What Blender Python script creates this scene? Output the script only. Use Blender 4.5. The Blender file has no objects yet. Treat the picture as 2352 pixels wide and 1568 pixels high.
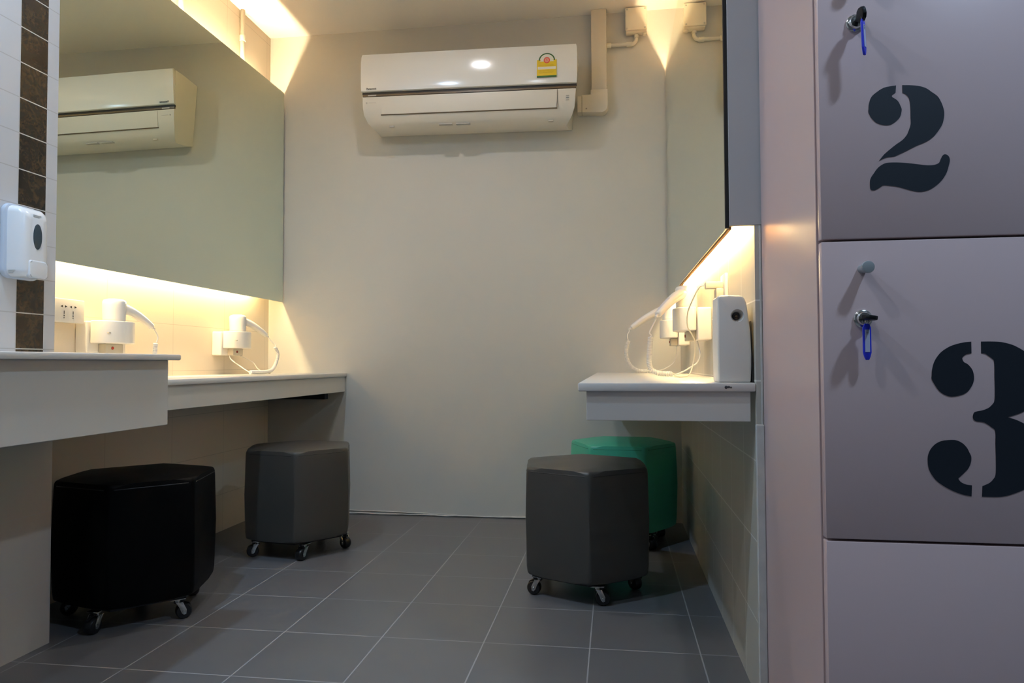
import bpy, bmesh, math, random
from mathutils import Vector, Matrix
random.seed(7)
PI = math.pi
SC = bpy.context.scene
COL = SC.collection
TWO = [[(4720, 12640, 1), (4710, 12520, 1), (4650, 12460), (4740, 12380), (4790, 12270), (4800, 12210), (4770, 12100), (4690, 12020), (4610, 11980), (4520, 11980), (4410, 12020), (4330, 12100), (4280, 12200), (4280, 12270), (4290, 12360), (4330, 12470), (4420, 12550), (4520, 12610), (4620, 12630)], [(4820, 12640, 1), (4950, 12630), (5070, 12610), (5180, 12570), (5270, 12500), (5370, 12410), (5430, 12280), (5460, 12150), (5450, 12030), (5420, 11930), (5350, 11820), (5270, 11730), (5160, 11660), (5010, 11600), (4870, 11530), (4740, 11470), (4660, 11440), (4550, 11430), (4430, 11380, 1), (4510, 11480), (4600, 11560), (4700, 11640), (4800, 11710), (4870, 11790), (4910, 11880), (4940, 11980), (4940, 12100), (4940, 12260), (4930, 12370), (4910, 12430), (4870, 12480), (4820, 12510, 1)], [(4280, 10980), (4290, 11080), (4350, 11180), (4420, 11270), (4520, 11330), (4640, 11340), (4790, 11330), (4930, 11310), (5050, 11290), (5170, 11270), (5280, 11270), (5360, 11300), (5390, 11360), (5420, 11420), (5460, 11440), (5510, 11410), (5530, 11340), (5510, 11240), (5470, 11120), (5400, 11010), (5290, 10910), (5180, 10850), (5060, 10830), (4950, 10850), (4830, 10890), (4710, 10930), (4590, 10950), (4490, 10960), (4440, 10930), (4390, 10900), (4340, 10880), (4290, 10900)]]
THREE = [[(5790, 8330, 1), (5790, 8140, 1), (5710, 8120), (5660, 8080), (5650, 8050), (5670, 8000), (5730, 7960), (5780, 7900), (5810, 7830), (5820, 7730), (5800, 7640), (5750, 7550), (5690, 7490), (5600, 7450), (5470, 7430), (5370, 7460), (5290, 7520), (5230, 7610), (5180, 7710), (5180, 7780), (5190, 7890), (5230, 8020), (5320, 8150), (5440, 8240), (5560, 8290), (5690, 8320)], [(5740, 5810, 1), (5750, 5990, 1), (5670, 6000), (5600, 6030), (5560, 6070), (5550, 6100), (5580, 6130), (5640, 6190), (5700, 6260), (5740, 6350), (5750, 6450), (5720, 6530), (5680, 6610), (5610, 6680), (5520, 6720), (5410, 6720), (5300, 6700), (5210, 6650), (5140, 6570), (5100, 6480), (5090, 6380), (5100, 6260), (5140, 6160), (5220, 6050), (5340, 5960), (5470, 5890), (5600, 5840)], [(5940, 8330, 1), (6090, 8330), (6240, 8320), (6390, 8280), (6490, 8230), (6580, 8170), (6740, 8040), (6830, 7880), (6850, 7730), (6820, 7530), (6730, 7350), (6560, 7200), (6430, 7140), (6310, 7100, 1), (6430, 7060), (6550, 7000), (6750, 6880), (6870, 6660), (6890, 6450), (6840, 6230), (6710, 6050), (6530, 5940), (6400, 5880), (6260, 5830), (6110, 5810), (5900, 5810, 1), (5910, 5980, 1), (6010, 6030), (6070, 6090), (6110, 6170), (6120, 6360), (6120, 6650), (6120, 6870), (6060, 6940), (5980, 7000), (5920, 7020), (5840, 7030), (5800, 7060), (5790, 7110), (5810, 7170), (5850, 7190), (5940, 7210), (6030, 7250), (6090, 7310), (6120, 7370), (6130, 7530), (6130, 7750), (6130, 7990), (6100, 8050), (6040, 8100), (6000, 8130), (5940, 8140, 1)]]

# ---------------------------------------------------------------- helpers
class MB:
    """collects shapes into one bmesh; build() links ONE mesh object"""
    def __init__(s): s.bm = bmesh.new()
    def _new(s, n0): return s.bm.verts[n0:] if False else [v for v in s.bm.verts if v.index == -1]
    def box(s, x0, x1, y0, y1, z0, z1, bev=0.0, seg=2, mi=0):
        t = bmesh.new()
        bmesh.ops.create_cube(t, size=1.0)
        for v in t.verts:
            v.co = Vector(((x0+x1)/2 + v.co.x*(x1-x0), (y0+y1)/2 + v.co.y*(y1-y0), (z0+z1)/2 + v.co.z*(z1-z0)))
        if bev: bmesh.ops.bevel(t, geom=list(t.edges), offset=bev, segments=seg, affect='EDGES', profile=0.5)
        return s.merge(t, mi)
    def merge(s, t, mi=0, M=None):
        t.verts.index_update()
        vs = [s.bm.verts.new(M @ v.co if M else v.co) for v in t.verts]
        for f in t.faces:
            try:
                nf = s.bm.faces.new([vs[v.index] for v in f.verts]); nf.material_index = mi; nf.smooth = f.smooth
            except ValueError: pass
        t.free(); return s
    def lathe(s, prof, c, axis=(0, 0, 1), n=28, mi=0, smooth=True, cap=True):
        """prof = [(radius, height)...] turned about axis through c"""
        q = Vector((0, 0, 1)).rotation_difference(Vector(axis).normalized()); c = Vector(c)
        rings = []
        for r, h in prof:
            rings.append([s.bm.verts.new(c + q @ Vector((r*math.cos(2*PI*i/n), r*math.sin(2*PI*i/n), h))) for i in range(n)])
        for a, b in zip(rings, rings[1:]):
            for i in range(n):
                f = s.bm.faces.new((a[i], a[(i+1) % n], b[(i+1) % n], b[i])); f.smooth = smooth; f.material_index = mi
        if cap:
            f = s.bm.faces.new(rings[0][::-1]); f.material_index = mi
            f = s.bm.faces.new(rings[-1]); f.material_index = mi
        return s
    def cyl(s, r, c0, c1, n=28, mi=0, bev=0.0):
        c0, c1 = Vector(c0), Vector(c1); L = (c1-c0).length
        p = [(r, 0), (r, L)] if not bev else [(r-bev, 0), (r-bev*.3, bev*.3), (r, bev), (r, L-bev), (r-bev*.3, L-bev*.3), (r-bev, L)]
        return s.lathe(p, c0, c1-c0, n, mi)
    def tube(s, pts, rad, n=10, mi=0, flat=1.0):
        pts = [Vector(p) for p in pts]
        R = rad if isinstance(rad, (list, tuple)) else [rad]*len(pts)
        up = Vector((0.13, 0.21, 1)).normalized(); rings = []
        t0 = (pts[1]-pts[0]).normalized(); u = t0.cross(up).normalized()
        for i, p in enumerate(pts):
            t = (pts[min(i+1, len(pts)-1)]-pts[max(i-1, 0)]).normalized()
            u = (u - t*u.dot(t)).normalized(); w = t.cross(u)
            rings.append([s.bm.verts.new(p + (u*math.cos(2*PI*k/n) + w*math.sin(2*PI*k/n)*flat)*R[i]) for k in range(n)])
        for a, b in zip(rings, rings[1:]):
            for i in range(n):
                f = s.bm.faces.new((a[i], a[(i+1) % n], b[(i+1) % n], b[i])); f.smooth = True; f.material_index = mi
        for r in (rings[0][::-1], rings[-1]):
            f = s.bm.faces.new(r); f.material_index = mi
        return s
    def prism(s, pts, axis, a, b, bev=0.0, seg=2, mi=0, smooth=False):
        """closed 2-D outline extruded along an axis. X: pts=(y,z)  Y: (x,z)  Z: (x,y)"""
        def P(u, v, w): return {'X': (w, u, v), 'Y': (u, w, v), 'Z': (u, v, w)}[axis]
        t = bmesh.new()
        A = [t.verts.new(P(u, v, a)) for u, v in pts]; B = [t.verts.new(P(u, v, b)) for u, v in pts]
        n = len(pts); t.faces.new(A[::-1]); t.faces.new(B)
        for i in range(n): 
            f = t.faces.new((A[i], A[(i+1) % n], B[(i+1) % n], B[i])); f.smooth = smooth
        bmesh.ops.recalc_face_normals(t, faces=list(t.faces))
        if bev: bmesh.ops.bevel(t, geom=list(t.edges), offset=bev, segments=seg, affect='EDGES', profile=0.5)
        return s.merge(t, mi)
    def build(s, name, mats, parent=None, recalc=True, bevel=0.0, smooth_angle=None):
        if recalc: bmesh.ops.recalc_face_normals(s.bm, faces=list(s.bm.faces))
        me = bpy.data.meshes.new(name); s.bm.to_mesh(me); s.bm.free()
        for m in (mats if isinstance(mats, (list, tuple)) else [mats]): me.materials.append(m)
        if smooth_angle is not None:
            me.polygons.foreach_set('use_smooth', [True]*len(me.polygons)); me.set_sharp_from_angle(angle=math.radians(smooth_angle))
        o = bpy.data.objects.new(name, me); COL.objects.link(o)
        if parent: o.parent = parent
        if bevel:
            b = o.modifiers.new('Bevel', 'BEVEL'); b.width = bevel; b.segments = 2; b.limit_method = 'ANGLE'
        return o

def thing(name, label, cat, loc=(0, 0, 0), rz=0.0, group=None):
    o = bpy.data.objects.new(name, None); COL.objects.link(o); o.empty_display_size = .05
    o.location = loc; o.rotation_euler = (0, 0, rz)
    return tag(o, label, cat, group)
def tag(o, label, cat, group=None):
    o['label'] = label; o['category'] = cat
    if group: o['group'] = group
    return o
def struct(o): o['kind'] = 'structure'; return o
def lab(o, t): o['label'] = t; return o

def spline(pts, k=8, closed=False):
    """Catmull-Rom through 2-D/3-D points; a trailing 1 marks a sharp corner (2-D outlines)"""
    P = [Vector(p[:3]) for p in pts]; n = len(P); out = []
    rng = range(n) if closed else range(n-1)
    for i in rng:
        p0 = P[i-1] if (closed or i > 0) else P[0]; p1 = P[i]; p2 = P[(i+1) % n]
        p3 = P[(i+2) % n] if (closed or i+2 < n) else P[n-1]
        for j in range(k):
            t = j/k
            out.append(0.5*((2*p1) + (p2-p0)*t + (2*p0-5*p1+4*p2-p3)*t*t + (3*p1-p0-3*p2+p3)*t**3))
    if not closed: out.append(P[-1])
    return out
def outline(pts, k=6):
    """smooth closed outline with marked sharp corners -> list of (u,v) in metres from tenths of mm"""
    P = [Vector((a[0]*1e-4, a[1]*1e-4)) for a in pts]; S = [len(a) > 2 for a in pts]; n = len(P); out = []
    for i in range(n):
        p1, p2 = P[i], P[(i+1) % n]
        p0 = p1 - (p2-p1) if S[i] else P[i-1]
        p3 = p2 + (p2-p1) if S[(i+1) % n] else P[(i+2) % n]
        for j in range(k):
            t = j/k
            out.append(0.5*((2*p1) + (p2-p0)*t + (2*p0-5*p1+4*p2-p3)*t*t + (3*p1-p0-3*p2+p3)*t**3))
    return [(v.x, v.y) for v in out]
def helix(path, turns, r, per=10):
    """helix wound round a poly path"""
    L = [0.0]
    for a, b in zip(path, path[1:]): L.append(L[-1] + (b-a).length)
    N = turns*per; out = []; u = None; k = 0
    for i in range(N+1):
        d = L[-1]*i/N
        while k < len(path)-2 and L[k+1] < d: k += 1
        f = (d-L[k])/max(L[k+1]-L[k], 1e-9); c = path[k].lerp(path[k+1], f)
        t = (path[min(k+2, len(path)-1)]-path[max(k-1, 0)]).normalized()
        if u is None: u = t.cross(Vector((.3, .2, 1))).normalized()
        u = (u - t*u.dot(t)).normalized(); w = t.cross(u); a = 2*PI*i/per
        out.append(c + (u*math.cos(a) + w*math.sin(a))*r)
    return out

# ---------------------------------------------------------------- materials
def principled(name):
    m = bpy.data.materials.new(name); m.use_nodes = True
    nt = m.node_tree; return m, nt, nt.nodes['Principled BSDF']
def mat(name, col, rough=.5, metal=0.0, spec=.5, coat=0.0, var=0.0, vscale=8.0, bump=0.0, bscale=60.0, trans=0.0):
    m, nt, b = principled(name); N, K = nt.nodes, nt.links
    b.inputs['Base Color'].default_value = (*col, 1); b.inputs['Roughness'].default_value = rough
    b.inputs['Metallic'].default_value = metal; b.inputs['Specular IOR Level'].default_value = spec
    b.inputs['Coat Weight'].default_value = coat; b.inputs['Coat Roughness'].default_value = .08
    if trans: b.inputs['Transmission Weight'].default_value = trans
    tc = N.new('ShaderNodeTexCoord')
    if var:
        n = N.new('ShaderNodeTexNoise'); n.inputs['Scale'].default_value = vscale; n.inputs['Detail'].default_value = 5
        K.new(tc.outputs['Object'], n.inputs['Vector'])
        mx = N.new('ShaderNodeMix'); mx.data_type = 'RGBA'
        mx.inputs['A'].default_value = (*[c*(1-var) for c in col], 1); mx.inputs['B'].default_value = (*[min(1, c*(1+var)) for c in col], 1)
        K.new(n.outputs['Fac'], mx.inputs['Factor']); K.new(mx.outputs['Result'], b.inputs['Base Color'])
    if bump:
        n = N.new('ShaderNodeTexNoise'); n.inputs['Scale'].default_value = bscale; n.inputs['Detail'].default_value = 4
        K.new(tc.outputs['Object'], n.inputs['Vector'])
        bp = N.new('ShaderNodeBump'); bp.inputs['Strength'].default_value = bump; bp.inputs['Distance'].default_value = .002
        K.new(n.outputs['Fac'], bp.inputs['Height']); K.new(bp.outputs['Normal'], b.inputs['Normal'])
    return m
def emit(name, col, s):
    m = bpy.data.materials.new(name); m.use_nodes = True; nt = m.node_tree; nt.nodes.clear()
    e = nt.nodes.new('ShaderNodeEmission'); o = nt.nodes.new('ShaderNodeOutputMaterial')
    e.inputs['Color'].default_value = (*col, 1); e.inputs['Strength'].default_value = s
    nt.links.new(e.outputs[0], o.inputs[0]); return m

class NG:
    """small node-math helper"""
    def __init__(s, nt): s.nt = nt
    def m(s, op, a, b=0.0, c=0.0):
        n = s.nt.nodes.new('ShaderNodeMath'); n.operation = op
        for i, v in enumerate((a, b, c)):
            if isinstance(v, (int, float)): n.inputs[i].default_value = v
            else: s.nt.links.new(v, n.inputs[i])
        return n.outputs[0]
    def mix(s, f, a, b):
        n = s.nt.nodes.new('ShaderNodeMix'); n.data_type = 'RGBA'
        for k, v in (('Factor', f), ('A', a), ('B', b)):
            if isinstance(v, tuple): n.inputs[k].default_value = (*v, 1)
            elif isinstance(v, (int, float)): n.inputs[k].default_value = v
            else: s.nt.links.new(v, n.inputs[k])
        return n.outputs['Result']
    def noise(s, vec, scale, detail=4, rough=.5, dist=0.0):
        n = s.nt.nodes.new('ShaderNodeTexNoise'); s.nt.links.new(vec, n.inputs['Vector'])
        n.inputs['Scale'].default_value = scale; n.inputs['Detail'].default_value = detail
        n.inputs['Roughness'].default_value = rough; n.inputs['Distortion'].default_value = dist
        return n.outputs['Fac']
    def line(s, coord, period, offset, half):
        """1 on the grout lines coord = offset + k*period"""
        f = s.m('FRACT', s.m('ADD', s.m('DIVIDE', s.m('SUBTRACT', coord, offset), period), 0.5))
        d = s.m('MULTIPLY', s.m('ABSOLUTE', s.m('SUBTRACT', f, 0.5)), period)
        return s.m('LESS_THAN', d, half)
def tile_mat(name, base, grout, lines, rough=.3, var=.05, groutrough=.8, extra=None, bump=.25, nscale=3.0, coat=0.0):
    """lines = [(axis, period, offset, half width)...] in world metres"""
    m, nt, b = principled(name); g = NG(nt); K = nt.links
    geo = nt.nodes.new('ShaderNodeNewGeometry'); pos = geo.outputs['Position']
    sx = nt.nodes.new('ShaderNodeSeparateXYZ'); K.new(pos, sx.inputs[0]); C = dict(X=sx.outputs[0], Y=sx.outputs[1], Z=sx.outputs[2])
    mask = None
    for ax, per, off, hw in lines:
        l = g.line(C[ax], per, off, hw); mask = l if mask is None else g.m('MAXIMUM', mask, l)
    nz = g.noise(pos, nscale, 6, .6)
    col = g.mix(nz, tuple(c*(1-var) for c in base), tuple(min(1, c*(1+var)) for c in base))
    if extra: col, mask, grout = extra(g, C, pos, col, mask)
    K.new(g.mix(mask, col, grout), b.inputs['Base Color'])
    K.new(g.m('ADD', g.m('MULTIPLY', mask, groutrough-rough), g.m('ADD', rough-.04, g.m('MULTIPLY', nz, .08))), b.inputs['Roughness'])
    b.inputs['Coat Weight'].default_value = coat
    if bump:
        bp = nt.nodes.new('ShaderNodeBump'); bp.inputs['Strength'].default_value = bump; bp.inputs['Distance'].default_value = .0015
        K.new(g.m('SUBTRACT', g.m('MULTIPLY', g.noise(pos, 25, 3), .25), mask), bp.inputs['Height']); K.new(bp.outputs['Normal'], b.inputs['Normal'])
    return m

M = {}
M['paint'] = mat('wall_paint_grey', (.59, .585, .555), .75, var=.025, vscale=2.5, bump=.15, bscale=120)
M['paint_front'] = mat('wall_paint_low_bounce', (.22, .21, .21), .75, var=.025, vscale=2.5)  # for the unseen room walls, colour darkened to lower the bounced fill light
M['ceil'] = mat('ceiling_paint', (.88, .85, .80), .85, var=.02, vscale=2)
M['floor'] = tile_mat('floor_tile_charcoal', (.140, .141, .150), (.32, .32, .33), [('X', .3026, -.074, .0019), ('Y', .3, 2.006, .0019)], rough=.36, var=.13, nscale=4)
M['tile_left'] = tile_mat('cream_wall_tile', (.70, .625, .52), (.50, .45, .38), [('Z', .199, .176, .001), ('Y', .4, 2.773, .001)], rough=.35, var=.03, bump=.15)
def brown(g, C, pos, col, mask):
    band = g.m('MULTIPLY', g.m('GREATER_THAN', C['Y'], 1.700), g.m('LESS_THAN', C['Y'], 1.7945))
    up = g.m('GREATER_THAN', C['Z'], .7); band = g.m('MULTIPLY', band, up)
    n1 = g.noise(pos, 14, 8, .65, 1.5); n2 = g.noise(pos, 46, 6, .6, 2.2)
    v = g.m('MULTIPLY', g.m('SMOOTH_MIN', n1, n2, .1), 1.0)
    cr = g.nt.nodes.new('ShaderNodeValToRGB'); g.nt.links.new(v, cr.inputs[0])
    e = cr.color_ramp.elements; e[0].position = .38; e[0].color = (.016, .011, .009, 1); e[1].position = .64; e[1].color = (.105, .066, .034, 1)
    x = cr.color_ramp.elements.new(.46); x.color = (.034, .022, .015, 1)
    fine = g.m('MAXIMUM', g.m('MAXIMUM', g.line(C['Z'], .0992, .944, .0014), g.m('MULTIPLY', g.line(C['Y'], .2, 1.5, .0012), g.m('LESS_THAN', C['Y'], 1.6))), g.m('MULTIPLY', g.m('LESS_THAN', g.m('ABSOLUTE', g.m('SUBTRACT', C['Y'], 1.7)), .0012), 1.0))
    low = g.m('MAXIMUM', g.line(C['Z'], .199, .18, .001), g.line(C['Y'], .4, 1.5, .001))
    mk = g.m('ADD', g.m('MULTIPLY', up, fine), g.m('MULTIPLY', g.m('SUBTRACT', 1.0, up), low))
    c2 = g.mix(up, (.52, .485, .44), col)
    return g.mix(band, c2, cr.outputs[0]), mk, g.mix(band, (.46, .45, .445), (.60, .58, .55))
M['tile_near'] = tile_mat('white_and_brown_wall_tile', (.62, .62, .635), (.60, .59, .58), [('Z', 9, -5, .001)], rough=.22, var=.03, extra=brown, bump=.3, coat=.2)
M['tile_right'] = tile_mat('white_wall_tile', (.50, .485, .43), (.78, .77, .72), [('Z', .19, .187, .0017), ('Y', .2, 1.9, .0017)], rough=.4, var=.05, bump=.2)
M['solid_white'] = mat('solid_surface_white', (.74, .72, .68), .28, var=.015, vscale=5)
M['apron'] = mat('white_board', (.66, .64, .60), .4, var=.015, vscale=6)
M['black'] = mat('black_metal', (.012, .012, .012), .45)
M['mirror'] = mat('mirror_glass', (.79, .86, .75), 0.0, metal=1.0)
M['board'] = mat('plywood_edge', (.42, .22, .08), .6, var=.25, vscale=30)
M['greypanel'] = mat('grey_laminate', (.48, .48, .49), .45, var=.02)
M['led'] = emit('warm_led_strip', (1.0, .78, .38), 240.0)
M['led4'] = emit('warm_led_strip_right_upper', (1.0, .78, .44), 270.0)
M['led3'] = emit('warm_led_strip_right', (1.0, .77, .35), 180.0)
M['led2'] = emit('warm_led_strip_upper', (1.0, .78, .46), 430.0)
M['plastic'] = mat('white_plastic', (.76, .74, .69), .35)
M['ac'] = mat('gloss_white_plastic', (.86, .86, .84), .12, coat=.5)
M['ac2'] = mat('satin_white_plastic', (.74, .71, .64), .38)
M['dark'] = mat('dark_slot', (.014, .013, .012), .55)
M['brownline'] = mat('brown_stripe', (.13, .09, .05), .35)
M['ink'] = mat('grey_ink', (.07, .07, .07), .5)
M['paleink'] = mat('pale_ink', (.50, .48, .45), .5)
M['yellow'] = mat('label_yellow', (.80, .58, .02), .4)
M['green_ink'] = mat('label_green', (.03, .12, .03), .4)
M['red_ink'] = mat('label_red', (.75, .10, .06), .4)
M['paper'] = mat('label_white', (.80, .78, .70), .4)
M['duct'] = mat('cream_duct', (.66, .60, .50), .45)
M['box'] = mat('cream_box_plastic', (.76, .70, .58), .4)
M['pvc'] = mat('white_pvc', (.76, .72, .62), .4)
M['screw'] = mat('screw_metal', (.35, .32, .26), .4, metal=.8)
M['dryer'] = mat('hair_dryer_plastic', (.80, .78, .74), .28, coat=.2)
M['dryer_grey'] = mat('hair_dryer_grip', (.62, .60, .64), .35)
M['switchgrey'] = mat('switch_grey_plastic', (.55, .52, .45), .4)
M['red_lamp'] = mat('red_lens', (.30, .03, .02), .25)
M['soap'] = mat('soap_white_plastic', (.80, .81, .83), .25, coat=.3)
M['soapgrey'] = mat('soap_front_plastic', (.64, .66, .68), .3)
M['soapback'] = mat('soap_back_plastic', (.58, .64, .74), .35)
M['window'] = mat('smoked_window', (.035, .065, .09), .15)
M['leather_black'] = mat('black_leatherette', (.0011, .001, .001), .48, spec=.10, bump=.12, bscale=260)
M['leather_grey'] = mat('grey_leatherette', (.060, .059, .054), .42, var=.04, vscale=6, bump=.12, bscale=260)
M['leather_green'] = mat('green_leatherette', (.05, .42, .29), .40, var=.04, vscale=6, bump=.12, bscale=260)
M['seam'] = mat('dark_seam', (.03, .03, .03), .5)
M['seam_green'] = mat('green_seam', (.015, .22, .14), .5)
M['wheel'] = mat('caster_black', (.01, .01, .011), .35)
M['key_black'] = mat('key_black_plastic', (.006, .006, .007), .5, spec=.25)
M['chrome'] = mat('chrome', (.72, .71, .68), .16, metal=1.0)
M['locker'] = mat('locker_paint', (.56, .425, .42), .34, var=.02, vscale=3)
M['numeral'] = mat('numeral_navy', (.006, .0105, .018), .5)
M['steel'] = mat('brushed_steel', (.40, .43, .44), .42, metal=.5)
M['keyblue'] = mat('key_tag_blue', (.025, .04, .62), .35)
M['keypaper'] = mat('key_tag_paper', (.45, .47, .62), .5)
M['sealant'] = mat('sealant', (.60, .59, .56), .7, var=.2, vscale=30)

# ---------------------------------------------------------------- the room
ZC, D = 2.607, 3.613
XL, XN, XR = -1.875, -1.618, .331
def wallbox(name, m, *b):
    return struct(MB().box(*b).build(name, m))
wallbox('floor', M['floor'], -2.1, 2.3, -2.3, 3.75, -.08, 0)
wallbox('ceiling', M['ceil'], -2.1, 2.3, -2.3, 3.75, ZC, ZC+.08)
wallbox('wall_back', M['paint'], -2.1, .6, D, D+.12, 0, ZC)
wallbox('wall_left', M['tile_left'], XL-.12, XL, 1.835, D, 0, ZC)
wallbox('wall_left_front', M['tile_near'], XL-.12, XN, -2.3, 1.835, 0, ZC)
wallbox('wall_right', M['tile_right'], XR, XR+.12, 1.72, D, 0, ZC)
wallbox('wall_right_front', M['paint'], XR+.12, 2.3, 1.75, 1.87, 0, ZC)
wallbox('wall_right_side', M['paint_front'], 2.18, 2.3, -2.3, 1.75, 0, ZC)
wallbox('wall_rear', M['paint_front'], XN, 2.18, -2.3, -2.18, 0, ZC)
# corner strip at the near end of the tiled wall, and the bead of sealant along the foot of the back wall
tb = MB().box(XR-.004, XR+.0148, 1.708, 1.7195, 0, .655, .002)
struct(tb.build('trim_1', M['sealant']))
tb = MB().box(XR+.010, XR+.0146, 1.7166, 1.7195, .655, 1.124, .0005)
struct(tb.build('trim_2', M['sealant']))
pts = [(-1.87+i*.04, D-.004-.002*random.random(), .004+.004*random.random()) for i in range(55)]
bb = MB().tube(pts, [.0035+.0025*random.random() for _ in pts], 6)
struct(bb.build('baseboard_back', M['sealant']))
pts = [(-1.5+i*.04, D-.003, .020-.010*i/17+.003*random.random()) for i in range(18)]
struct(MB().tube(pts, .003, 6).build('trim_3', M['sealant']))

# ---------------------------------------------------------------- counters
def chipped(): pass
c = thing('vanity_counter', 'low white counter along the left tiled wall, under the big left mirror', 'counter', (-1.65, 2.7, .65))
def P(o, root):   # parent while keeping world placement of the mesh
    o.parent = root; o.matrix_parent_inverse = root.matrix_basis.inverted() if False else Matrix.LocRotScale(root.location, root.rotation_euler, None).inverted(); return o
P(MB().box(XL, -1.422, 1.84, D-.001, .732, .752, .004).build('countertop', M['solid_white'], smooth_angle=40), c)
P(MB().box(-1.455, -1.435, 1.84, D-.001, .651, .7319).build('apron', M['apron'], bevel=.0015), c)
br = MB().box(XL, -1.50, 3.50, 3.54, .615, .650).box(-1.53, -1.50, 3.50, 3.54, .6501, .7315)
P(br.build('bracket', M['black']), c)

c = thing('sink_counter', 'higher white counter with deep front panel, mounted on white and brown tile', 'counter', (-1.42, .9, .63))
P(MB().box(XN, -1.214, -.6, 1.835, .812, .828, .004).build('countertop', M['solid_white'], smooth_angle=40), c)
P(MB().box(-1.271, -1.251, -.6, 1.83, .630, .8119).build('apron', M['apron'], bevel=.0015), c)
P(MB().box(XN, -1.2711, 1.81, 1.83, .630, .8119).build('end_panel', M['apron']), c)

c = thing('vanity_counter', 'short white counter against the right wall, holding the air freshener', 'counter', (.12, 2.7, .65))
P(MB().box(-.088, XR-.001, 1.72, D-.001, .731, .752, .004).build('countertop', M['solid_white'], smooth_angle=40), c)
P(MB().box(-.068, XR-.012, 1.73, 1.748, .660, .7309).build('apron', M['apron'], bevel=.0015), c)
P(MB().box(-.068, -.050, 1.7481, D-.001, .660, .7309).build('side_apron', M['apron'], bevel=.0015), c)
ch = MB()
for (x, z, r) in ((.262, .7415, .004), (.268, .742, .003), (.273, .7412, .0025)): ch.lathe([(r, 0), (r*.6, .0006)], (x, 1.7200, z), (0, -1, 0), 9)
P(lab(ch.build('chip_mark', M['ink']), 'dark chip in the counter edge'), c)

# ---------------------------------------------------------------- mirrors with light strips behind
t = thing('wall_mirror', 'large backlit mirror above the left counter', 'mirror', (XL, 2.73, 1.137))
P(MB().box(-1.792, -1.786, 1.86, 3.599, 1.137, 2.291).build('mirror_glass', M['mirror']), t)
P(MB().box(-1.800, -1.7922, 1.862, 3.596, 1.150, 2.272).build('backing_board', M['greypanel']), t)
for z in (1.2545, 1.75, 2.1735): P(MB().box(XL, -1.8001, 1.9, 3.56, z-.012, z+.012).build('batten', M['board']), t)
P(lab(MB().box(-1.841, -1.833, 1.88, 3.42, 1.232, 1.242).build('light_strip', M['led']), 'warm glowing lower light strip'), t)
P(lab(MB().box(-1.841, -1.833, 1.88, 3.42, 2.186, 2.196).build('light_strip', M['led2']), 'warm glowing upper light strip'), t)

t = thing('wall_mirror', 'backlit mirror box with grey end panel above the right counter', 'mirror', (XR, 2.67, 1.126))
P(MB().box(.269, .274, 1.7315, 3.600, 1.122, 2.285).build('mirror_glass', M['mirror']), t)
P(lab(MB().box(.2742, .281, 1.735, 3.603, 1.119, 2.255).build('backing_board', M['board']), 'orange plywood backing with rough lower edge'), t)
P(MB().box(.2742, XR+.030, 1.7185, 1.7335, 1.126, 2.30).build('end_panel', M['greypanel'], bevel=.001), t)
P(MB().box(.2655, .2741, 1.722, 1.7313, 1.121, 2.287).build('edge_strip', M['black']), t)
for z in (1.193, 2.194): P(MB().box(.2811, XR, 1.76, 3.58, z-.0125, z+.0125).build('batten', M['board']), t)
P(lab(MB().box(.303, .310, 1.738, 3.42, 1.172, 1.180).build('light_strip', M['led3']), 'warm glowing lower light strip'), t)
P(lab(MB().box(.303, .310, 1.738, 3.50, 2.207, 2.215).build('light_strip', M['led4']), 'warm glowing upper light strip'), t)

# ---------------------------------------------------------------- air conditioner
AX0, AX1 = -1.268, -.169
ac = thing('air_conditioner', 'white split air conditioner unit mounted high on the grey back wall', 'air conditioner', ((AX0+AX1)/2, D, 2.0))
acx, acz = (AX0+AX1)/2, 2.18
tilt = Matrix.Translation((acx, 0, acz)) @ Matrix.Rotation(.016, 4, 'Y') @ Matrix.Translation((-acx, 0, -acz))
def sweep(prof, x0, x1, insets=None, closed=True, bev=0.0):
    """(e, z) profile, e = distance out from the back wall, swept along X with a per-point inset of both ends"""
    b = MB(); ins = insets or [0]*len(prof)
    A = [b.bm.verts.new((x0+i, D-e, z)) for (e, z), i in zip(prof, ins)]; B = [b.bm.verts.new((x1-i, D-e, z)) for (e, z), i in zip(prof, ins)]
    n = len(prof); b.bm.faces.new(A); b.bm.faces.new(B[::-1])
    for k in range(n): b.bm.faces.new((A[k], B[k], B[(k+1) % n], A[(k+1) % n]))
    bmesh.ops.recalc_face_normals(b.bm, faces=list(b.bm.faces))
    if bev: bmesh.ops.bevel(b.bm, geom=[e for e in b.bm.edges], offset=bev, segments=2, affect='EDGES')
    return b
def acp(b, name, m, sm=35):
    bmesh.ops.transform(b.bm, matrix=tilt, verts=b.bm.verts)
    return P(b.build(name, m, smooth_angle=sm), ac)
prof = [(.002, 2.355), (.14, 2.366), (.199, 2.366), (.199, 2.156), (.212, 2.152), (.210, 2.10), (.200, 2.062), (.178, 2.028), (.150, 2.008), (.12, 2.000), (.06, 2.004), (.002, 2.015)]
ins = [0, 0, 0, .001, .002, .004, .008, .022, .040, .052, .045, .03]
acp(sweep(prof, AX0+.004, AX1-.004, ins), 'housing', M['ac2'], 30)
fp = [(.200, 2.372), (.210, 2.372), (.224, 2.366), (.2275, 2.352), (.2282, 2.32), (.2268, 2.26), (.2235, 2.205), (.2200, 2.180), (.214, 2.177), (.200, 2.177)]
fi = [.012, .010, .006, .002, 0, 0, 0, .001, .003, .003]
acp(sweep(fp, AX0, AX1, fi), 'front_panel', M['ac'], 50)
acp(MB().box(AX0+.004, AX1-.002, D-.209, D-.1995, 2.1655, 2.1765), 'trim_stripe', M['dark'])
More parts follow.
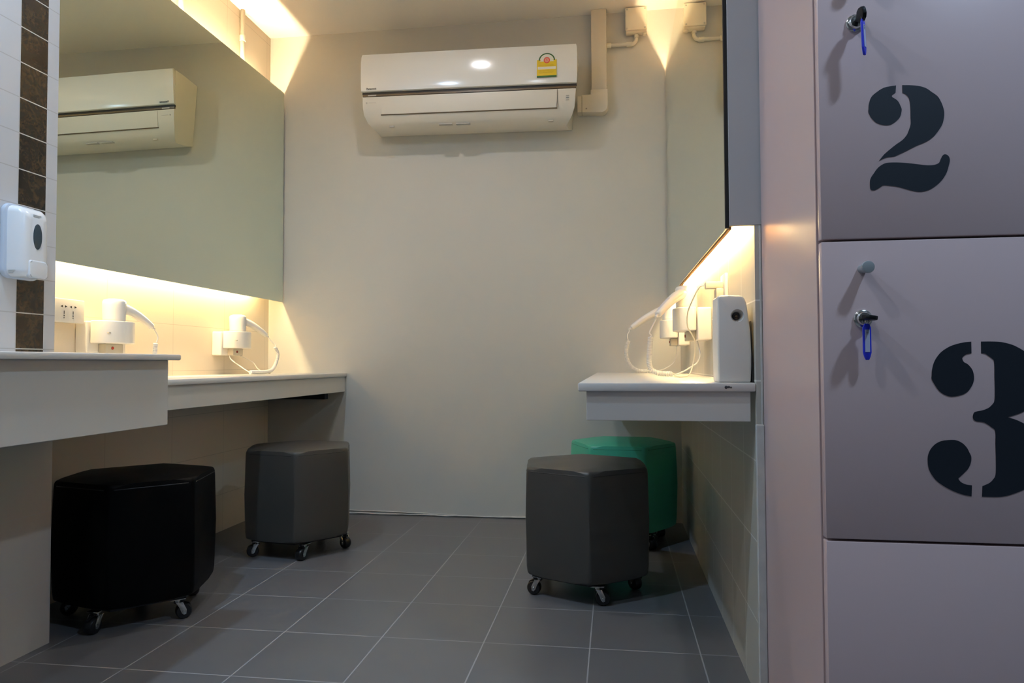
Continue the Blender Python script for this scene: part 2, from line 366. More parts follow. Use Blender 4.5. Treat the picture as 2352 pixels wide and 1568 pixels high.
acp(MB().box(AX0+.006, AX1-.004, D-.2095, D-.1995, 2.1565, 2.1653), 'trim_stripe', M['brownline'])
acp(MB().box(AX0+.034, AX0+.078, D-.2103, D-.2096, 2.1575, 2.1635), 'display_window', M['paleink'])
fl = [(.2125, 2.149), (.2145, 2.149), (.2128, 2.10), (.2035, 2.064), (.2015, 2.064), (.2105, 2.10)]
acp(sweep(fl, -1.165, -.266, [0, 0, 0, .004, .004, 0]), 'louver_flap', M['ac2'])
acp(sweep([(.203, 2.0635), (.2040, 2.0635), (.2018, 2.0595), (.199, 2.0595)], -1.166, -.265), 'air_slot', M['brownline'])
acp(MB().box(-.2655, -.2640, D-.2142, D-.2085, 2.062, 2.150), 'flap_seam', M['brownline'])
for x in (-1.12, -.30): acp(MB().box(x-.012, x+.012, D-.168, D-.155, 2.0085, 2.016), 'screw_cover', M['switchgrey'])
acp(MB().box(-.78, -.71, D-.1755, D-.150, 2.0105, 2.0145).box(-.87, -.80, D-.1755, D-.150, 2.0105, 2.0145), 'drain_mark', M['paleink'])
dd = MB()
for k in range(3): dd.box(-.222, -.207, D-.2135, D-.2115, 2.095+k*.011, 2.098+k*.011)
acp(dd, 'indicator_mark', M['paleink'])
lo = MB().lathe([(.0045, 0), (.0045, .0008)], (-1.240, D-.2120, 2.122), (0, -1, 0), 12).box(-1.228, -1.19, D-.2128, D-.2120, 2.121, 2.1225)
acp(lo, 'feature_mark', M['paleink'])
def text_mesh(name, s, size, m, root, matrix, ext=.0004, bold=0.0, sx=1.0):
    cu = bpy.data.curves.new(name, 'FONT'); cu.body = s; cu.size = size; cu.extrude = ext; cu.align_x = 'CENTER'; cu.align_y = 'CENTER'; cu.offset = bold
    o = bpy.data.objects.new(name, cu); COL.objects.link(o)
    dg = bpy.context.evaluated_depsgraph_get(); me = bpy.data.meshes.new_from_object(o.evaluated_get(dg)); bpy.data.objects.remove(o)
    me.name = name; me.transform(matrix @ Matrix.Diagonal((sx, 1, 1, 1))); me.materials.clear(); me.materials.append(m)
    o = bpy.data.objects.new(name, me); COL.objects.link(o); return P(o, root)
FACE_CAM = Matrix.Rotation(PI/2, 4, 'X')     # text in XZ facing -Y
text_mesh('brand_lettering', 'Panasonic', .0135, M['ink'], ac, tilt @ Matrix.Translation((-1.212, D-.2232, 2.190)) @ FACE_CAM, bold=.0002)
# energy label: yellow sheet with a white arch, red badge, pale strip and green foot
ex0, ex1 = -.365, -.268; exc = (ex0+ex1)/2; ey = D-.2290
el = MB().box(ex0, ex1, ey, ey+.0012, 2.214, 2.292, mi=0)
arc = [(exc+.043*math.cos(a), 2.287+.040*math.sin(a)) for a in [PI*i/24 for i in range(25)]]
el.prism(arc, 'Y', ey+.0002, ey+.0014, mi=1)
n = 26
for i in range(n):
    a0, a1 = PI*i/n, PI*(i+1)/n
    el.prism([(exc+.034*math.cos(a0), 2.289+.031*math.sin(a0)), (exc+.040*math.cos(a0), 2.289+.0365*math.sin(a0)), (exc+.040*math.cos(a1), 2.289+.0365*math.sin(a1)), (exc+.034*math.cos(a1), 2.289+.031*math.sin(a1))], 'Y', ey-.0003, ey+.0002, mi=2)
el.prism([(exc+.034*math.cos(PI*i/16), 2.284+.012*math.sin(PI*i/16)) for i in range(17)], 'Y', ey-.0002, ey+.0001, mi=1)
el.lathe([(.0155, 0), (.0155, .0006)], (exc, ey-.0002, 2.290), (0, -1, 0), 20, mi=3)
el.lathe([(.0105, 0), (.0105, .0006)], (exc, ey-.0006, 2.290), (0, -1, 0), 20, mi=4)
el.box(ex0+.004, ex1-.004, ey-.0004, ey, 2.245, 2.258, mi=1)
for k, z in enumerate((2.262, 2.266, 2.2395, 2.235, 2.230, 2.226)): el.box(ex0+.008+.004*(k % 2), ex1-.010-.005*(k % 3), ey-.0004, ey, z, z+.0016, mi=5)
el.box(ex0, ex1, ey-.0005, ey+.0010, 2.206, 2.2142, mi=2)
M['pink_ink'] = mat('label_pink', (.80, .35, .28), .4); M['amber'] = mat('label_amber', (.62, .42, .015), .4)
lab(acp(el, 'energy_label', [M['yellow'], M['paper'], M['green_ink'], M['red_ink'], M['pink_ink'], M['amber']]), 'yellow energy label with white arch and red badge')
text_mesh('label_numeral', '5', .018, M['red_ink'], ac, tilt @ Matrix.Translation((exc, ey-.0016, 2.290)) @ FACE_CAM)

# pipe trunking beside it
t = thing('pipe_trunking', 'cream boxed trunking dropping from the ceiling beside the air conditioner', 'trunking', (-.065, D, 2.07))
P(MB().box(-.104, -.026, D-.058, D, 2.166, ZC-.001, .004).build('vertical_duct', M['duct'], smooth_angle=40), t)
ell = [(-.108, 2.168), (-.108, 2.166), (-.152, 2.166), (-.152, 2.076), (-.055, 2.072)] + [(-.055+.034*math.sin(a), 2.106-.034*math.cos(a)) for a in [PI/2*i/8 for i in range(1, 9)]] + [(-.021, 2.19), (-.108, 2.19)]
P(MB().prism(ell, 'Y', D-.062, D, .003).build('elbow_cover', M['duct'], smooth_angle=40), t)
P(MB().box(-.1755, -.1521, D-.056, D, 2.079, 2.163, .003).build('wall_sleeve', M['duct'], smooth_angle=40), t)
P(MB().lathe([(.004, 0), (.003, .0015)], (-.130, D-.062, 2.094), (0, -1, 0), 10).build('screw', M['screw']), t)
P(MB().lathe([(.004, 0), (.003, .0015)], (-.026, D-.030, 2.22), (1, 0, 0), 10).build('screw', M['screw']), t)

t = thing('junction_box', 'square cream electrical box at the ceiling, right of the pipe trunking', 'junction box', (.123, D, 2.47))
P(MB().box(.072, .176, D-.050, D, 2.478, 2.598, .006).build('box_body', M['box'], smooth_angle=40), t)
P(MB().box(.069, .178, D-.062, D-.0501, 2.483, 2.600, .005).build('lid', M['box'], smooth_angle=40), t)
for x in (.079, .168):
    for z in (2.493, 2.590): P(MB().lathe([(.005, 0), (.004, .0012)], (x, D-.0622, z), (0, -1, 0), 12).build('screw', M['switchgrey']), t)
P(MB().cyl(.011, (.168, D-.03, 2.466), (.168, D-.03, 2.4779), 12).build('cable_gland', M['box']), t)

def pipe(name, label, segs, r, couplings):
    o = thing(name, label, 'conduit', segs[0])
    P(MB().tube(segs, r, 14).build('pipe', M['pvc']), o)
    for a, b in couplings: P(MB().cyl(r*1.28, a, b, 16, bev=.0012).build('coupling', M['pvc']), o)
    return o
yc = D-.016
bend = [(-.0255, yc, 2.431), (.10, yc, 2.431)] + [(.10+.025*math.sin(a), yc, 2.456-.025*math.cos(a)) for a in [PI/2*i/8 for i in range(1, 9)]] + [(.125, yc, 2.4775)]
pipe('conduit_pipe', 'bent white conduit joining the junction box to the trunking', bend, .0095, [((-.0255, yc, 2.431), (-.003, yc, 2.431)), ((.075, yc, 2.431), (.105, yc, 2.431)), ((.125, yc, 2.462), (.125, yc, 2.4775))])
xc = XL+.013
pipe('conduit_pipe', 'vertical white conduit above the left mirror, nearer the back corner', [(xc, 3.295, 2.15), (xc, 3.295, ZC)], .0115, [((xc, 3.295, 2.445), (xc, 3.295, 2.475))])
pipe('conduit_pipe', 'vertical white conduit above the left mirror, cut by the picture top', [(xc, 2.784, 2.15), (xc, 2.784, ZC)], .0115, [((xc, 2.784, 2.44), (xc, 2.784, 2.47))])

# ---------------------------------------------------------------- hair dryers on wall holders
def hair_dryer(loc, rz, label, reach, drop, coil_pts, lead_pts, tail_pts=None, plug=None, second_tail=None):
    """local frame: +x to the right along the wall, +y out from the wall, z=0 at the foot of the holder;
       reach = local xy offset of the handle's end from the barrel; cord points in world metres"""
    t = thing('hair_dryer', label, 'hair dryer', loc, rz, 'white hair dryers in wall holders')
    W = Matrix.Translation(loc) @ Matrix.Rotation(rz, 4, 'Z'); Wi = W.inverted()
    def L(pts): return [Wi @ Vector(p) for p in pts]
    MB().box(-.100, .100, 0, .048, .0, .113, .006, 3).build('wall_holder', M['dryer'], t, smooth_angle=40)
    cup = [(-.092, .0505)] + [(-.005+.095*math.cos(a)*-1, .058+.066*math.sin(a)) for a in [PI*i/20 for i in range(21)]] + [(.090, .0505)]
    c = MB().prism(cup, 'Z', .034, .115, .004, 3).build('holder_cup', M['dryer'], t, smooth_angle=40)
    MB().box(.052, .068, .098, .1075, .07, .0735).build('cup_mark', M['switchgrey'], c)
    s = MB().box(-.045, .045, .0482, .078, .0, .0338, .003).build('switch_box', M['switchgrey'], t, smooth_angle=40)
    lab(MB().lathe([(.006, 0), (.005, .003)], (.012, .0782, .018), (0, 1, 0), 12).build('pilot_light', M['red_lamp'], s), 'dark red pilot light')
    bx, by = 0.0, .074
    d = MB().lathe([(.034, .1155), (.0375, .119), (.0375, .126), (.0385, .15), (.0395, .175), (.039, .186), (.035, .1925), (.024, .1965), (.008, .198)], (bx, by, 0), n=32).build('dryer_barrel', M['dryer'], t, smooth_angle=50)
    r = Vector((reach[0], reach[1], 0)); u = r.normalized()
    a = Vector((bx, by, .168)) + u*.022; e = Vector((bx, by, .168+drop)) + r
    m = a.lerp(e, .5) + Vector((0, 0, .010))
    hp = spline([a, a.lerp(m, .5)+Vector((0, 0, .003)), m, m.lerp(e, .6)+Vector((0, 0, .002)), e], 6)
    nn = len(hp); R = [.0245 - .0105*(i/(nn-1))**1.2 for i in range(nn)]; R[-1] = .009
    h = MB().tube(hp, R, 18, flat=.80).build('handle', M['dryer'], t)
    k = nn-6
    MB().tube([p+Vector((0, 0, R[i]*.32)) for i, p in enumerate(hp) if nn*.50 < i < nn-1], [R[i]*.72 for i in range(nn) if nn*.50 < i < nn-1], 14, flat=.8).build('switch_slide', M['dryer_grey'], h)
    MB().tube([e, e + (e-m).normalized()*.014], [.0065, .0045], 12).build('cord_guard', M['dryer'], h)
    cb = MB(); lp = spline([tuple(e + (e-m).normalized()*.012)] + [tuple(p) for p in L(lead_pts)], 8)
    cb.tube(lp, .0026, 8)
    cp = spline([tuple(p) for p in L(coil_pts)], 10)
    Lc = sum((b-a).length for a, b in zip(cp, cp[1:]))
    cb.tube(cp, .0062, 8); cb.tube(helix(cp, int(Lc/.0052), .0068, 9), .0026, 6)
    if tail_pts: cb.tube(spline([tuple(p) for p in L(tail_pts)], 8), .0026, 8)
    cb.build('coiled_cord', M['dryer'], t)
    if second_tail: MB().tube(spline([tuple(p) for p in L(second_tail)], 8), .0022, 8).build('mains_lead', M['pvc'], t)
    return t
CT = .7525
LZ, RZ_ = .842, .877
LZ, RZ_ = .842, .877
hair_dryer((XL, 2.317, LZ), -PI/2, 'white hair dryer on the left wall beside the power socket, partly behind the sink counter', (-.156, .04), -.066,
    [(-1.762, 2.497, .882), (-1.763, 2.494, .84), (-1.758, 2.485, .79), (-1.735, 2.455, .768), (-1.70, 2.40, .7632), (-1.68, 2.34, .7632)],
    [(-1.757, 2.503, .908), (-1.760, 2.498, .884)], [(-1.68, 2.338, .7632), (-1.70, 2.28, .757), (-1.78, 2.27, .78), (-1.82, 2.29, .841)])
hair_dryer((XL, 3.165, LZ), -PI/2, 'white hair dryer on the left wall, the one nearer the back corner', (-.148, .07), -.066,
    [(-1.69, 3.325, .885), (-1.687, 3.350, .85), (-1.69, 3.335, .805), (-1.685, 3.285, .772), (-1.67, 3.19, .7632), (-1.66, 3.08, .7632), (-1.66, 3.03, .7632)],
    [(-1.712, 3.330, .915), (-1.698, 3.345, .897), (-1.69, 3.326, .886)],
    [(-1.66, 3.028, .7632), (-1.70, 3.07, .770), (-1.75, 3.09, .795), (-1.765, 3.07, .812), (-1.80, 3.10, .828), (-1.82, 3.13, .8415)], second_tail=[(-1.80, 3.19, .8415), (-1.76, 3.235, .81), (-1.71, 3.20, .775), (-1.69, 3.26, .756), (-1.70, 3.30, .756)])
near = hair_dryer((XR, 2.56, RZ_), PI/2, 'white hair dryer on the right wall, the one behind the air freshener', (-.125, .109), -.082,
    [(.124, 2.45, .889), (.120, 2.45, .836), (.119, 2.45, .797), (.130, 2.45, .773), (.161, 2.45, .7632), (.196, 2.45, .7632)],
    [(.140, 2.445, .945), (.128, 2.45, .920), (.121, 2.45, .903), (.127, 2.45, .8935), (.124, 2.45, .888)],
    [(.196, 2.45, .7632), (.209, 2.46, .760), (.238, 2.48, .771), (.262, 2.49, .785), (.285, 2.50, .801), (.297, 2.52, .83), (.290, 2.54, .8765)],
    second_tail=[(.268, 2.15, 1.030), (.255, 2.16, 1.026), (.240, 2.19, .995), (.230, 2.26, .957), (.236, 2.33, .917), (.258, 2.40, .893), (.272, 2.44, .862), (.268, 2.47, .80), (.245, 2.42, .757), (.19, 2.30, .756)])
near_plug = MB().box(.270, XR-.0102, 2.136, 2.166, 1.020, 1.040, .003).box(.299, XR-.0102, 2.128, 2.174, .990, 1.0195, .003)
P(near_plug.build('mains_plug', M['switchgrey'], smooth_angle=40), near)
hair_dryer((XR, 3.27, RZ_), PI/2, 'white hair dryer on the right wall, nearest the back wall', (0.0, .178), -.085,
    [(.066, 3.25, .900), (.056, 3.25, .860), (.060, 3.25, .814), (.079, 3.25, .783), (.110, 3.25, .765), (.150, 3.25, .7632)],
    [(.070, 3.262, .945), (.061, 3.255, .928), (.062, 3.25, .912), (.066, 3.25, .899)],
    [(.150, 3.25, .7632), (.19, 3.26, .7632), (.235, 3.28, .776), (.275, 3.28, .81), (.285, 3.28, .8765)])

# ---------------------------------------------------------------- power sockets
s = thing('power_socket', 'white double power socket on the left wall beside the tiled pier', 'power socket', (XL, 2.15, .98))
P(MB().box(XL, XL+.034, 2.075, 2.212, .945, 1.022, .004).build('back_box', M['plastic'], smooth_angle=40), s)
P(MB().box(XL+.0341, XL+.040, 2.072, 2.214, .943, 1.024, .003).build('face_plate', M['plastic'], smooth_angle=40), s)
h = MB(); fx = XL+.0402
for k, y in enumerate((2.110, 2.130, 2.150, 2.172)):
    d = .0055 if k % 2 == 0 else -.0055
    h.prism([(y-d*.9, .9975), (y+d*.9, .9935), (y+d*.9, 1.0015)], 'X', fx-.0005, fx+.0004)
for y in (2.121, 2.161):
    h.box(fx-.0005, fx+.0004, y-.0012, y+.0012, .972, .983).box(fx-.0005, fx+.0004, y-.0018, y+.0018, .9645, .969).box(fx-.0005, fx+.0004, y-.0012, y+.0012, .957, .962)
P(h.build('socket_hole', M['dark']), s)
s = thing('power_socket', 'white power socket on the right wall above the air freshener, with a plug in it', 'power socket', (XR, 2.15, 1.02))
P(MB().box(XR-.010, XR, 2.105, 2.195, .985, 1.062, .003).build('face_plate', M['plastic'], smooth_angle=40), s)

# ---------------------------------------------------------------- air freshener on the right counter
a = thing('air_freshener', 'white automatic air freshener standing on the right counter', 'air freshener', (.287, 1.79, .752))
x0, x1, zb, zt = .2475, .326, .7523, .962
op = [(x0, zb), (x0-.0005, .86), (x0+.0005, zt-.005), (x0+.004, zt-.0005), (x0+.030, zt+.0005), (x0+.056, zt-.001), (x0+.063, zt-.006), (x0+.068, zt-.020), (x1-.006, .905), (x1-.002, .87), (x1-.0005, .82), (x1-.001, .79), (x1-.003, zb)]
yf = 1.742
bd = MB().prism(op, 'Y', yf, 1.832, .005, 3)
body = bd.build('body', M['plastic'], smooth_angle=40)
hx, hz = .2935, .9125
cut = MB().lathe([(.0165, -.004), (.0150, .003), (.0100, .017), (.0100, .02)], (hx, yf, hz), (0, 1, 0), 32).build('cutter', M['plastic'])
bo = body.modifiers.new('Hole', 'BOOLEAN'); bo.object = cut; bo.operation = 'DIFFERENCE'; bo.solver = 'EXACT'
dg = bpy.context.evaluated_depsgraph_get(); me = bpy.data.meshes.new_from_object(body.evaluated_get(dg)); body.modifiers.clear(); body.data = me
bpy.data.objects.remove(cut); me.set_sharp_from_angle(angle=math.radians(40)); me.name = 'body'
P(body, a)
nz = P(MB().lathe([(.0088, 0), (.0088, .004), (.007, .0055)], (hx-.0005, yf+.0195, hz), (0, -1, 0), 24).build('nozzle', M['dark']), a)
P(MB().lathe([(.004, 0), (.003, .003), (.001, .0035)], (hx-.0005, yf+.0139, hz), (0, -1, 0), 14).box(hx-.003, hx+.002, yf+.0125, yf+.0138, hz-.006, hz-.004).build('nozzle_tip', M['brownline']), nz)
P(MB().prism([(x1-.0008, zb), (x1+.0035, zb), (x1+.0015, .85), (x1-.0002, .90), (x1-.0012, .87), (x1+.0002, .82)], 'Y', 1.745, 1.828).build('back_plate', M['black']), a)

# ---------------------------------------------------------------- soap dispenser on the tiled pier
s = thing('soap_dispenser', 'white soap dispenser with oval window on the white and brown tiles', 'soap dispenser', (XN, 1.70, 1.04))
def rr(y0, y1, z0, z1, r, n=6):
    o = []
    for cy, cz, a0 in ((y1-r, z1-r, 0), (y0+r, z1-r, PI/2), (y0+r, z0+r, PI), (y1-r, z0+r, 1.5*PI)):
        o += [(cy+r*math.cos(a0+PI/2*i/n), cz+r*math.sin(a0+PI/2*i/n)) for i in range(n+1)]
    return o
P(MB().prism(rr(1.645, 1.762, 1.034, 1.236, .022), 'X', XN, XN+.014, .003).build('back_plate', M['soapback'], smooth_angle=40), s)
# shell: stacked sections from the back plate to the curved front
b = MB(); secs = []
for (dx, y0, y1, z0, z1, r) in ((.0141, 1.653, 1.755, 1.038, 1.232, .020), (.026, 1.654, 1.753, 1.038, 1.231, .020), (.044, 1.657, 1.750, 1.039, 1.228, .018), (.053, 1.663, 1.744, 1.041, 1.222, .016), (.058, 1.672, 1.735, 1.046, 1.212, .014), (.0593, 1.684, 1.723, 1.055, 1.200, .012)):
    secs.append([b.bm.verts.new((XN+dx - max(0, (z-1.20))*.35*dx/.07, y, z)) for y, z in rr(y0, y1, z0, z1, r)])
for A, B in zip(secs, secs[1:]):
    for i in range(len(A)): b.bm.faces.new((A[i], A[(i+1) % len(A)], B[(i+1) % len(A)], B[i]))
b.bm.faces.new(secs[0][::-1]); b.bm.faces.new(secs[-1])
P(b.build('cover', M['soap'], smooth_angle=50), s)
P(MB().prism([(1.704+.0145*math.cos(2*PI*i/28), 1.150+.035*math.sin(2*PI*i/28)) for i in range(28)], 'X', XN+.056, XN+.0607, .0008).build('level_window', M['window'], smooth_angle=40), s)
P(MB().prism(rr(1.676, 1.738, 1.036, 1.084, .008), 'X', XN+.050, XN+.0635, .004).build('push_button', M['soap'], smooth_angle=40), s)
mk = MB()
for k, z in enumerate((1.2065, 1.2015)): mk.box(XN+.0575, XN+.0588, 1.690, 1.716-.006*k, z, z+.0025)
P(mk.build('lettering_mark', M['paleink']), s)
mk = MB()
for k, z in enumerate((1.052, 1.048, 1.044)): mk.box(XN+.020, XN+.040-.003*k, 1.6528, 1.6545, z, z+.0018)
P(mk.build('lettering_mark', M['paleink']), s)

# ---------------------------------------------------------------- hexagonal stools on casters
def stool(name, label, center, deg, leather, seam, turns, phase):
    t = thing(name, label, 'stool', (center[0], center[1], 0), math.radians(deg), 'hexagonal stools on casters')
    R, z0, z1 = .240, .076, .448
    hexa = lambda r: [(r*math.cos(PI/3*i), r*math.sin(PI/3*i)) for i in range(6)]
    b = bmesh.new()
    levels = [(R-.004, z0), (R, z0+.03), (R+.002, (z0+z1)/2), (R, z1-.03), (R-.002, z1-.004)]
    rings = []
    for r, z in levels:
        ring = []
        for i in range(6):
            p, q = Vector(hexa(r)[i]), Vector(hexa(r)[(i+1) % 6])
            for k in range(4):
                v = p.lerp(q, k/4); n = ((p+q)/2).normalized()
                v = v + n*(.0045*math.sin(PI*k/4)*math.sin(PI*(z-z0)/(z1-z0)))
                ring.append(b.verts.new((v.x, v.y, z)))
        rings.append(ring)
    for A, B in zip(rings, rings[1:]):
        for i in range(24): b.faces.new((A[i], A[(i+1) % 24], B[(i+1) % 24], B[i]))
    b.faces.new(rings[0][::-1])
    # domed top
    prev = rings[-1]
    for f_, dz in ((.72, .006), (.36, .0095)):
        cur = [b.verts.new((v.co.x*f_, v.co.y*f_, z1-.004+dz)) for v in rings[-1]]
        for i in range(24): b.faces.new((prev[i], prev[(i+1) % 24], cur[(i+1) % 24], cur[i]))
        prev = cur
    c = b.verts.new((0, 0, z1+.0065))
    for i in range(24): b.faces.new((prev[i], prev[(i+1) % 24], c))
    b.edges.ensure_lookup_table()
    def corner(e):
        d = e.verts[1].co-e.verts[0].co
        if abs(d.z) > .8*d.length:
            a = math.degrees(math.atan2(e.verts[0].co.y, e.verts[0].co.x)) % 60
            return min(a, 60-a) < 2
        return False
    rim = set(rings[-1]) ; bot = set(rings[0])
    ed = [e for e in b.edges if corner(e) or (e.verts[0] in rim and e.verts[1] in rim) or (e.verts[0] in bot and e.verts[1] in bot)]
    bmesh.ops.bevel(b, geom=ed, offset=.012, segments=4, affect='EDGES', profile=.5)
    m = MB(); m.merge(b)
    m.build('upholstery', leather, t, smooth_angle=60)
    ps = []
    for i in range(6):
        p, q = Vector(hexa(R-.0015)[i]), Vector(hexa(R-.0015)[(i+1) % 6])
        ps += [p.lerp(q, k) for k in (.075, .3, .5, .7, .925)]
    sm = MB(); sm.tube([(v.x*1.0, v.y*1.0, z1-.0195) for v in ps] + [(ps[0].x, ps[0].y, z1-.0195)], .0018, 8)
    sm.build('seam_piping', seam, t)
    MB().prism(hexa(R-.03), 'Z', .066, z0+.001).build('base_board', M['wheel'], t)
    # casters: copies share their meshes
    for i in range(5):
        a = 2*PI/5*i + math.radians(phase-deg); r = R-.055; px, py = r*math.cos(a), r*math.sin(a)
        if not CAST:
            w = MB().lathe([(.006, -.0155), (.0205, -.0145), (.0235, -.011), (.0245, -.004), (.0245, .004), (.0235, .011), (.0205, .0145), (.006, .0155)], (.018, 0, .0246), (0, 1, 0), 28)
            hood = [(.018+.0265*math.cos(q), .0246+.0265*math.sin(q)) for q in [PI*(.02+.98*k/14) for k in range(15)]]
            cb = MB(); cb.prism([(-.008, .0655), (.024, .0655), (.018, .052)] + hood[3:11] + [(-.010, .050)], 'Y', -.006, .006)
            fk = MB().box(-.022, .022, -.019, .019, .0625, .0655, .001).cyl(.010, (0, 0, .054), (0, 0, .0625), 16)
            for s_ in (-1, 1):
                fk.prism([(-.006, .0545), (.014, .0545), (.025, .030), (.024, .017), (.017, .0145), (.011, .020), (.005, .036)], 'Y', s_*.0172-.0012, s_*.0172+.0012, .0005)
                fk.lathe([(.005, 0), (.0042, .002)], (.018, s_*.0182, .0246), (0, s_, 0), 12)
            fk.box(-.006, .014, -.0180, .0180, .0525, .0545)
            CAST['w'] = w.build('wheel', M['wheel'], smooth_angle=40); CAST['f'] = fk.build('fork', M['chrome'], smooth_angle=40)
            CAST['c'] = cb.build('caster', M['wheel'], smooth_angle=40)
            cc, ww, ff = CAST['c'], CAST['w'], CAST['f']
        else:
            cc, ww, ff = CAST['c'].copy(), CAST['w'].copy(), CAST['f'].copy()
            for o in (cc, ww, ff): COL.objects.link(o)
        cc.parent = t; ww.parent = cc; ff.parent = cc
        cc.location = (px, py, 0); cc.rotation_euler = (0, 0, math.radians(turns[i] - deg))
    return t
CAST = {}
stool('hexagonal_stool', 'black hexagonal stool on casters beside the tiled pier under the sink counter', (-1.545, 2.115), -13.8, M['leather_black'], M['wheel'], (-95, 40, 150, 10, 200), -89)
stool('hexagonal_stool', 'dark grey hexagonal stool beneath the far end of the left counter', (-1.36, 2.912), -10, M['leather_grey'], M['seam'], (-30, 100, 140, -150, -110), 13)
stool('hexagonal_stool', 'dark grey hexagonal stool in front of the green one, by the right counter', (-.106, 2.545), -24.7, M['leather_grey'], M['seam'], (175, 5, 130, -150, 170), -148)
stool('hexagonal_stool', 'green hexagonal stool pushed under the right counter', (.035, 3.25), -7, M['leather_green'], M['seam_green'], (-50, 120, 200, 20, 75), -55)

# ---------------------------------------------------------------- locker
LX0, LX1, LY0, LY1 = .3462, .885, 1.246, 1.716
lk = thing('locker', 'pale pink locker with big stencilled numerals two and three', 'locker', ((LX0+LX1)/2, LY0, 0))
cb = MB(); T = .018; yb = LY0+.0215
cb.box(LX0, LX0+T, yb, LY1, 0, 2.0, .001).box(LX1-T, LX1, yb, LY1, 0, 2.0, .001).box(LX0+T, LX1-T, LY1-.01, LY1, 0, 2.0)
for z in (0.0, .4945, .9965, 1.4985, 1.982): cb.box(LX0+T, LX1-T, yb, LY1-.01, z, z+T)
P(cb.build('carcass', M['locker']), lk)
def door(z0, z1, numeral=None, lock=None, knob=None, tagturn=0.0, keyturn=0.0, label=None):
    d = P(MB().box(LX0+.0025, LX1-.0025, LY0, LY0+.020, z0, z1, .0018, 2).build('door', M['locker'], smooth_angle=40), lk)
    if label: lab(d, label)
    if numeral:
        b = MB()
        for o in numeral: b.prism(outline(o), 'Y', LY0-.0007, LY0+.0002)
        lab(P(b.build('numeral', M['numeral']), d), 'dark navy stencil numeral')
    if knob:
        x, z = knob
        k = P(MB().lathe([(.0075, 0), (.0075, .012), (.0085, .018), (.0098, .025), (.0102, .0285), (.0095, .0305), (.007, .031)], (x, LY0, z), (0, -1, 0), 28).build('knob', M['steel'], smooth_angle=40), d)
    if lock:
        x, z = lock
        l = P(MB().lathe([(.0150, 0), (.0150, .003), (.0135, .0045), (.0112, .005), (.0108, .009), (.0098, .0105), (.0020, .0106)], (x, LY0, z), (0, -1, 0), 32).build('lock', M['chrome'], smooth_angle=40), d)
    return d
door(1.0075, 1.507, TWO, (.4090, 1.374), (.4120, 1.457), label='door with numeral two')
door(.5055, 1.0035, THREE, (.4125, .8725), (.4130, .956), label='door with numeral three')
door(.004, .5015, label='plain lower door')
door(1.511, 1.996, label='plain upper door')

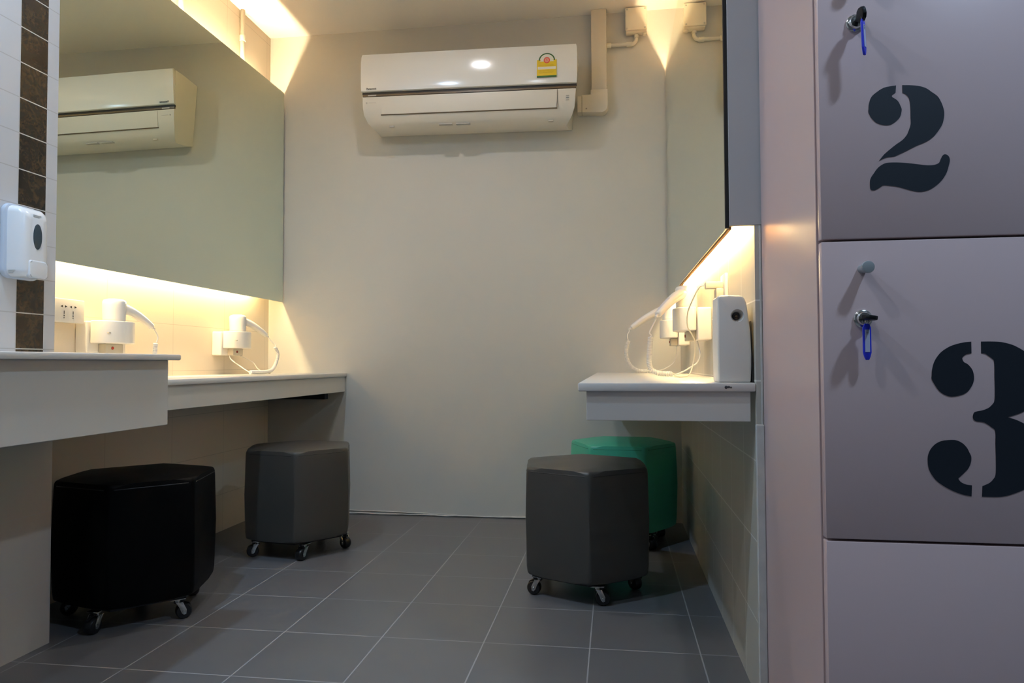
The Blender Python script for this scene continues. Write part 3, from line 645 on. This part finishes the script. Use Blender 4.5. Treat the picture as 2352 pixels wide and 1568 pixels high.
def key(label, x, z, roll, tag_out, tag_turn, tag_tilt):
    k = thing('key', label, 'key', (x, LY0-.0107, z), 0, 'keys in the locker doors')
    Rm = Matrix.Rotation(roll, 4, 'Y')
    b = MB(); bow = [(-.0025, 0), (.0025, 0), (.0045, -.006), (.0105, -.012), (.0118, -.021), (.0095, -.031), (.004, -.0355), (-.004, -.0355), (-.0095, -.031), (-.0118, -.021), (-.0105, -.012), (-.0045, -.006)]
    b.prism(bow, 'Z', -.0032, .0032, .0012)
    bmesh.ops.transform(b.bm, matrix=Rm, verts=b.bm.verts)
    b.build('bow', M['key_black'], k, smooth_angle=40)
    ty = -tag_out
    rg = MB(); rg.tube([(.0052*math.sin(a)*.35, ty + .0052*math.sin(a)*.2, -.0035+.0075*math.cos(a)) for a in [2*PI*i/20 for i in range(21)]], .0007, 6)
    rg.build('ring', M['chrome'], k)
    T = Matrix.Translation((.0005, ty, -.009)) @ Matrix.Rotation(tag_tilt, 4, 'Y') @ Matrix.Rotation(tag_turn, 4, 'Z')
    w, L_ = .0066, .060
    o = [(-.0035, 0), (.0035, 0), (w, -.007), (w, -L_+.012), (w*.72, -L_+.005), (.0025, -L_), (-.0025, -L_), (-w*.72, -L_+.005), (-w, -L_+.012), (-w, -.007)]
    t = MB().prism(o, 'Y', -.0017, .0017, .0007); bmesh.ops.transform(t.bm, matrix=T, verts=t.bm.verts)
    tg = t.build('key_tag', M['keyblue'], k, smooth_angle=40)
    p = MB().box(-.0038, .0038, -.0022, -.0016, -.047, -.010); bmesh.ops.transform(p.bm, matrix=T, verts=p.bm.verts)
    p.build('paper_label', M['keypaper'], tg)
    p = MB().box(-.0018, .0018, -.0025, -.0021, -.0125, -.0118).box(-.0018, .0018, -.0025, -.0021, -.0150, -.0143).box(-.0018, .0018, -.0025, -.0021, -.0172, -.0168); bmesh.ops.transform(p.bm, matrix=T, verts=p.bm.verts)
    p.build('lettering_mark', M['ink'], tg)
    return k
key('key with narrow turned blue tag, in the lock above numeral two', .4090, 1.374, math.radians(80), .024, math.radians(52), math.radians(-2))
key('key with blue tag facing the room, in the lock above numeral three', .4125, .8725, math.radians(8), .006, math.radians(4), 0)

# ---------------------------------------------------------------- light: recessed ceiling lamps of the room, and one added rear fill
def lamp(name, x, y, p, col, size=.14, spread=170):
    l = bpy.data.lights.new(name, 'AREA'); l.shape = 'DISK'; l.size = size; l.energy = p; l.color = col; l.spread = math.radians(spread)
    o = bpy.data.objects.new(name, l); COL.objects.link(o); o.location = (x, y, ZC-.004); return o
lamp('downlight_or_fill', -.80, 2.55, 4.5, (.96, .97, 1.0), .07)
lamp('downlight_or_fill', -.66, .55, 6.0, (.80, .90, 1.0), .10)
lamp('downlight_or_fill', 1.15, .50, 21, (.53, .74, 1.0))
lamp('downlight_or_fill', -1.32, 1.14, 17, (.56, .76, 1.0), .07)
lamp('downlight_or_fill', -.3, -1.1, 2.5, (.80, .88, 1.0))  # fill light added behind the camera, not a known fixture
w = bpy.data.worlds.new('world'); SC.world = w; w.use_nodes = True
w.node_tree.nodes['Background'].inputs[0].default_value = (.5, .55, .6, 1); w.node_tree.nodes['Background'].inputs[1].default_value = .0

# ---------------------------------------------------------------- camera
cd = bpy.data.cameras.new('camera'); cam = bpy.data.objects.new('camera', cd); COL.objects.link(cam)
cd.sensor_width = 36; cd.sensor_fit = 'HORIZONTAL'; cd.lens = 1611.9*36/2352; cd.clip_start = .02
R = Matrix(((0.98957, 0.0078712, 0.1438335), (0.144008, -0.0302987, -0.9891126), (-0.0034275, 0.9995099, -0.0311162)))
cam.matrix_world = Matrix.Translation((0, 0, .8)) @ R.to_4x4()
SC.camera = cam
vs = SC.view_settings; vs.view_transform = 'Standard'; vs.look = 'None'; vs.gamma = 1; vs.exposure = 0.2; vs.use_curve_mapping = False
SC.cycles.max_bounces = 10; SC.cycles.diffuse_bounces = 6; SC.cycles.use_denoising = True
